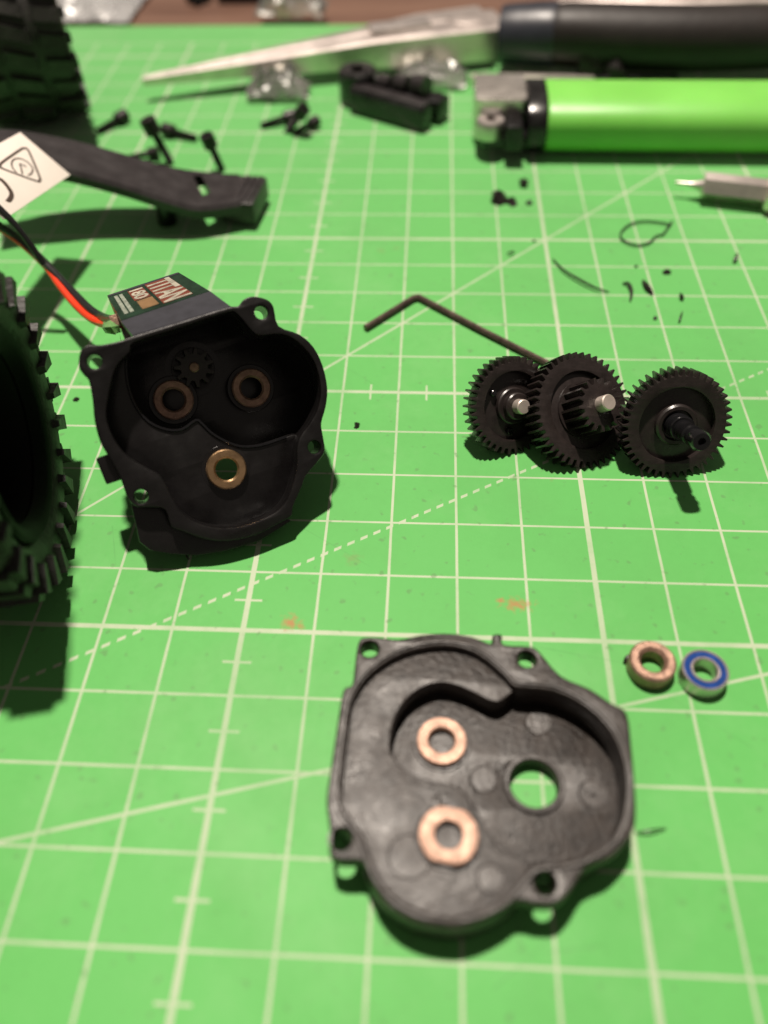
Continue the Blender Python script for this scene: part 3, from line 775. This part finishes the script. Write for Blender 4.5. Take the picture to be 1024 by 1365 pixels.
# ------------------------------------------------------------------ rod with black sleeve behind the lighter
q0, q1, q2 = un(627, 103, .22), un(792, 103, .22), un(905, 106, .22)
rd = nrm(q2-q0); rf = Frame((q0[0], q0[1], .0), (0, 0, 1), rd)
ro = thing('driver_bit', 'thin metal rod with black sleeve lying between lighter and pliers', 'tool bit', rf.mat())
l1 = np.linalg.norm(q1-q0); l2 = np.linalg.norm(q2-q0)
link('rod', boxm(0, l1, -.10, .16, .02, .28, .04), M_JAW, ro)
link('sleeve', boxm(l1-.01, l2, -.15, .20, .004, .30, .06), M_BLACK, ro)
link('clip', moved(rand_blob(.45, .95, 9, 12), l1-.05, .25, .004), M_SCREW, ro)
link('clip', moved(rand_blob(.38, .75, 8, 13), l1+.55, .10, .05), M_SCREW, ro)

# ------------------------------------------------------------------ pliers
PT, PP = un(190, 106, .55), un(662, 36, .75)
pd = nrm((PP-PT)*np.array([1, 1, 0])); pf = Frame((PT[0], PT[1], 0), (0, 0, 1), pd)
PL = np.linalg.norm((PP-PT)[:2])
pln = thing('needle_nose_pliers', 'long needle nose pliers with black grips across the back', 'pliers', pf.mat())
def wedge(st):
    vs, fs = [], []
    for x, y0, y1, z0, z1 in st:
        b = min(.08, (y1-y0)*.3)
        vs += [(x, y0, z0), (x, y1, z0), (x, y1, z1-b), (x, y1-b, z1), (x, y0+b, z1), (x, y0, z1-b)]
    m = len(st)
    for i in range(m-1):
        for k in range(6): fs.append((i*6+k, i*6+(k+1) % 6, i*6+6+(k+1) % 6, i*6+6+k))
    fs.append(list(range(6))); fs.append([m*6-6+k for k in range(6)][::-1])
    return from_py(vs, fs)
link('jaw', wedge([(0, -.10, -.005, .42, .62), (PL*.3, -.32, -.008, .36, .82), (PL*.62, -.55, -.01, .28, 1.0), (PL*.78, -.80, -.01, .22, 1.08), (PL*.97, -.88, -.01, .2, 1.08)]), M_JAW, pln)
link('jaw', wedge([(.05, .005, .10, .42, .62), (PL*.3, .008, .30, .36, .82), (PL*.62, .01, .58, .28, 1.0), (PL*.78, .01, .84, .22, 1.08), (PL*.97, .01, .92, .2, 1.08)]), M_JAW, pln)
link('wire_cutter', boxm(PL*.63, PL*.80, -.30, .35, .98, 1.15, .03), M_STEEL, pln)
link('pivot', moved(lathe([(.001, .2), (.55, .2), (.55, 1.09), (.50, 1.11), (.001, 1.11)], 32), PL*.91, .05), M_JAW, pln)
hs = un(700, 48, .9); he = un(1060, 62, .9)
hl = [pf.mat().inverted() @ Vector(tuple(map(float, q))) for q in (un(668, 46, .85), un(760, 47, .95), un(900, 52, .95), un(1040, 50, .95), un(1160, 45, .95))]
link('handle_collar', tube(spath([hl[0], hl[0].lerp(hl[1], .55), hl[0].lerp(hl[1], .85)], 4), [.74, .78, .80, .82, .84, .84, .84, .82, .78], 20, rz=.95), M_COLLAR, pln)
link('handle_grip', tube(spath([tuple(hl[0].lerp(hl[1], .8)), tuple(hl[1]), tuple(hl[2]), tuple(hl[3]), tuple(hl[4])], 5), [.70+.16*math.sin(.35+i*.14) for i in range(21)], 20, rz=.95), M_GRIP, pln)
hb = [pf.mat().inverted() @ Vector(tuple(map(float, un(x, y, .8)))) for x, y in ((690, 12), (780, 7), (900, 8), (1040, 4), (1160, 0))]
link('handle_tang', tube(spath([tuple(v) for v in hb], 5), .16, 10), M_JAW, pln)
link('handle_tang', boxm(PL*.95, PL*1.02, -.6, .9, .3, .95, .1), M_JAW, pln)

# ------------------------------------------------------------------ small screwdriver at the right edge
s0, s1 = un(900, 243, .33), un(1060, 262, .33)
sd = nrm(s1-s0); sf = Frame(s0, sd, (0, 0, 1))
sdv = thing('precision_driver', 'small silver hex driver entering from the right edge', 'screwdriver', sf.mat())
link('tip', lathe([(.001, 0), (.035, .02), (.04, .28), (.10, .50), (.16, .62), (.001, .62)], 16), M_STEEL, sdv)
link('hex_shank', moved(plate([(.29*math.cos(math.pi*i/3+.62), .29*math.sin(math.pi*i/3+.62)) for i in range(6)], (), .60, 2.02, .02), 0, 0, 0), M_JAW, sdv)
link('ferrule', lathe([(.001, 1.95), (.36, 1.95), (.42, 2.02), (.44, 2.12), (.44, 2.5), (.42, 2.55), (.42, 4.2), (.001, 4.2)], 32), M_JAW, sdv)

# ------------------------------------------------------------------ thin rubber loop
pts = [(893, 299), (876, 296), (857, 295), (840, 299), (829, 308), (828, 317), (838, 324), (852, 327), (866, 323), (874, 315), (884, 312), (889, 305), (893, 299), (896, 295)]
lo = link('rubber_loop', tube(spath([un(x, y, .045+.02*(i == 12)) for i, (x, y) in enumerate(pts)], 5), .02, 6), M_WIRE)
tag(lo, 'thin black teardrop loop of cord on the mat', 'cord loop')
# ------------------------------------------------------------------ shavings and crumbs
def curl(name, pts, r, label, m=M_GEAR):
    P_ = spath([un(x, y, .03+.05*math.sin(math.pi*i/(len(pts)-1))) for i, (x, y) in enumerate(pts)], 5)
    n = len(P_); rr = [r*.72*(.35+.65*math.sin(math.pi*(i+.6)/(n+.2))) for i in range(n)]
    return tag(link(name, tube(P_, rr, 6), m), label, 'plastic shaving', 'plastic shavings and crumbs')
curl('plastic_shaving', [(737, 345), (752, 360), (775, 374), (795, 384), (812, 389)], .035, 'longest curved black shaving, behind the middle gear')
curl('plastic_shaving', [(830, 378), (838, 378), (842, 388), (840, 401)], .05, 'hook shaped black shaving right of the long one')
curl('plastic_shaving', [(857, 374), (863, 382), (870, 392)], .07, 'short thick black shaving below the cord loop')
curl('plastic_shaving', [(910, 415), (907, 423), (905, 430)], .025, 'tiny straight sliver behind the right gear')
curl('plastic_shaving', [(983, 338), (981, 344), (978, 350)], .05, 'small dark sliver near the right edge')
curl('plastic_shaving', [(907, 391), (909, 395), (911, 399)], .05, 'small dark chip between cord loop and right gear')
curl('plastic_shaving', [(848, 1110), (866, 1107), (888, 1104)], .018, 'thin black strand at the right side of the cover')
curl('plastic_shaving', [(240, 728), (247, 738), (252, 746)], .02, 'thin black strand under the open gearbox')
curl('plastic_shaving', [(832, 883), (837, 876), (842, 873)], .045, 'dark sliver touching the loose bushing')
curl('plastic_shaving', [(676, 338), (681, 336), (686, 335)], .03, 'dark sliver on the diagonal line behind the hex key')
def crumb(x, y, r, h, label, seed):
    c = un(x, y); o = link('plastic_crumb', rand_blob(r, h, 8, seed), M_GEAR); o.location = (c[0], c[1], .002)
    return tag(o, label, 'crumb', 'plastic shavings and crumbs')
crumb(476, 568, .07, .09, 'small dark crumb between gearbox and gears', 1)
crumb(888, 364, .09, .10, 'round dark crumb under the cord loop', 2)
crumb(873, 425, .05, .06, 'tiny dark crumb behind the right gear', 3)
crumb(848, 356, .04, .05, 'tiny dark crumb left of the round crumb', 4)
crumb(102, 533, .06, .06, 'dark speck between near tyre and gearbox', 5)
crumb(664, 268, .24, .28, 'largest heap of black crumbs in front of the lighter head', 6)
crumb(682, 271, .15, .16, 'flat black crumb right of the largest crumb heap', 10)
crumb(697, 248, .16, .20, 'upright black crumb nearest the lighter', 7)
crumb(706, 272, .10, .10, 'small black crumb beside the crumb heap, on its right', 8)
crumb(712, 322, .04, .05, 'tiny dark crumb on the heavy line behind the hex key', 9)

# ------------------------------------------------------------------ clear film and bits at the back
def crumple(w, d, h, seed, nx=14, ny=12):
    rd_ = random.Random(seed); vs, fs = [], []
    ph = [(rd_.uniform(2, 7), rd_.uniform(2, 7), rd_.uniform(0, 6)) for _ in range(6)]
    for j in range(ny):
        for i in range(nx):
            x, y = i/(nx-1)-.5, j/(ny-1)-.5
            z = sum(abs(math.sin(a*x*2+b*y*2+c)) for a, b, c in ph)/6
            ed = max(0, 1-(2*abs(x))**3)*max(0, 1-(2*abs(y))**3)
            vs.append((x*w+rd_.uniform(-.03, .03)*w, y*d+rd_.uniform(-.03, .03)*d, .02+h*z*(.25+.75*ed)*rd_.uniform(.75, 1.2)))
    for j in range(ny-1):
        for i in range(nx-1): fs.append((j*nx+i, j*nx+i+1, j*nx+nx+i+1, j*nx+nx+i))
    me = bpy.data.meshes.new('m'); me.from_pydata(vs, [], fs)
    bm = bmesh.new(); bm.from_mesh(me); bmesh.ops.recalc_face_normals(bm, faces=bm.faces)
    r = bmesh.ops.extrude_face_region(bm, geom=bm.faces[:]); 
    for v in [g for g in r['geom'] if isinstance(g, bmesh.types.BMVert)]: v.co.z -= .015
    bmesh.ops.recalc_face_normals(bm, faces=bm.faces); bm.to_mesh(me); bm.free()
    return finish(me, 25)
for (x, y, w, d, h, sd_, lb_) in ((372, 128, 1.7, 1.0, .9, 3, 'crumpled clear plastic bit just left of the black clip'),
                                  (575, 110, 2.0, 1.2, .7, 5, 'crumpled clear plastic film between clip and lighter'),
                                  (390, 22, 2.2, 1.4, 1.3, 8, 'clear plastic bag corner at the back edge of the mat')):
    c = un(x, y); o = link('plastic_film', crumple(w, d, h, sd_), M_FILM); o.location = (c[0], c[1], .01)
    tag(o, lb_, 'plastic film', 'clear plastic scraps')
M_BAGW = surf('milky_bag', (.5, .5, .5), .25, var=.2, scale=60, bump=.2, trans=.45)
c = un(130, 12); o = link('plastic_bag', crumple(3.6, 3.0, .8, 21, 18, 14), M_BAGW); o.location = (c[0]-.6, c[1]+.8, -.29)
tag(o, 'milky crumpled plastic bag on the table behind the mat', 'plastic bag')
c = un(325, 2, -.3); o = link('dark_case', boxm(-.9, .9, -.3, .8, 0, .5, .15), M_COLLAR); o.location = (c[0], c[1], -.298)
tag(o, 'small dark blue case on the table behind the mat', 'case')
c = un(268, 2, -.3); o = link('plastic_lump', rand_blob(.6, .5, 12, 31), M_RIM); o.location = (c[0], c[1], -.298)
tag(o, 'small dark lump on the table left of the dark case', 'plastic lump')

# ------------------------------------------------------------------ centimetres -> metres
bpy.context.view_layer.update()
S4 = Matrix.Scale(CM, 4)
for me in bpy.data.meshes:
    if me.users: me.transform(S4)
for o in scene.objects:
    if o.type in {'MESH', 'EMPTY'}: o.location = o.location*CM
    if o.type == 'EMPTY': o.empty_display_size = .005
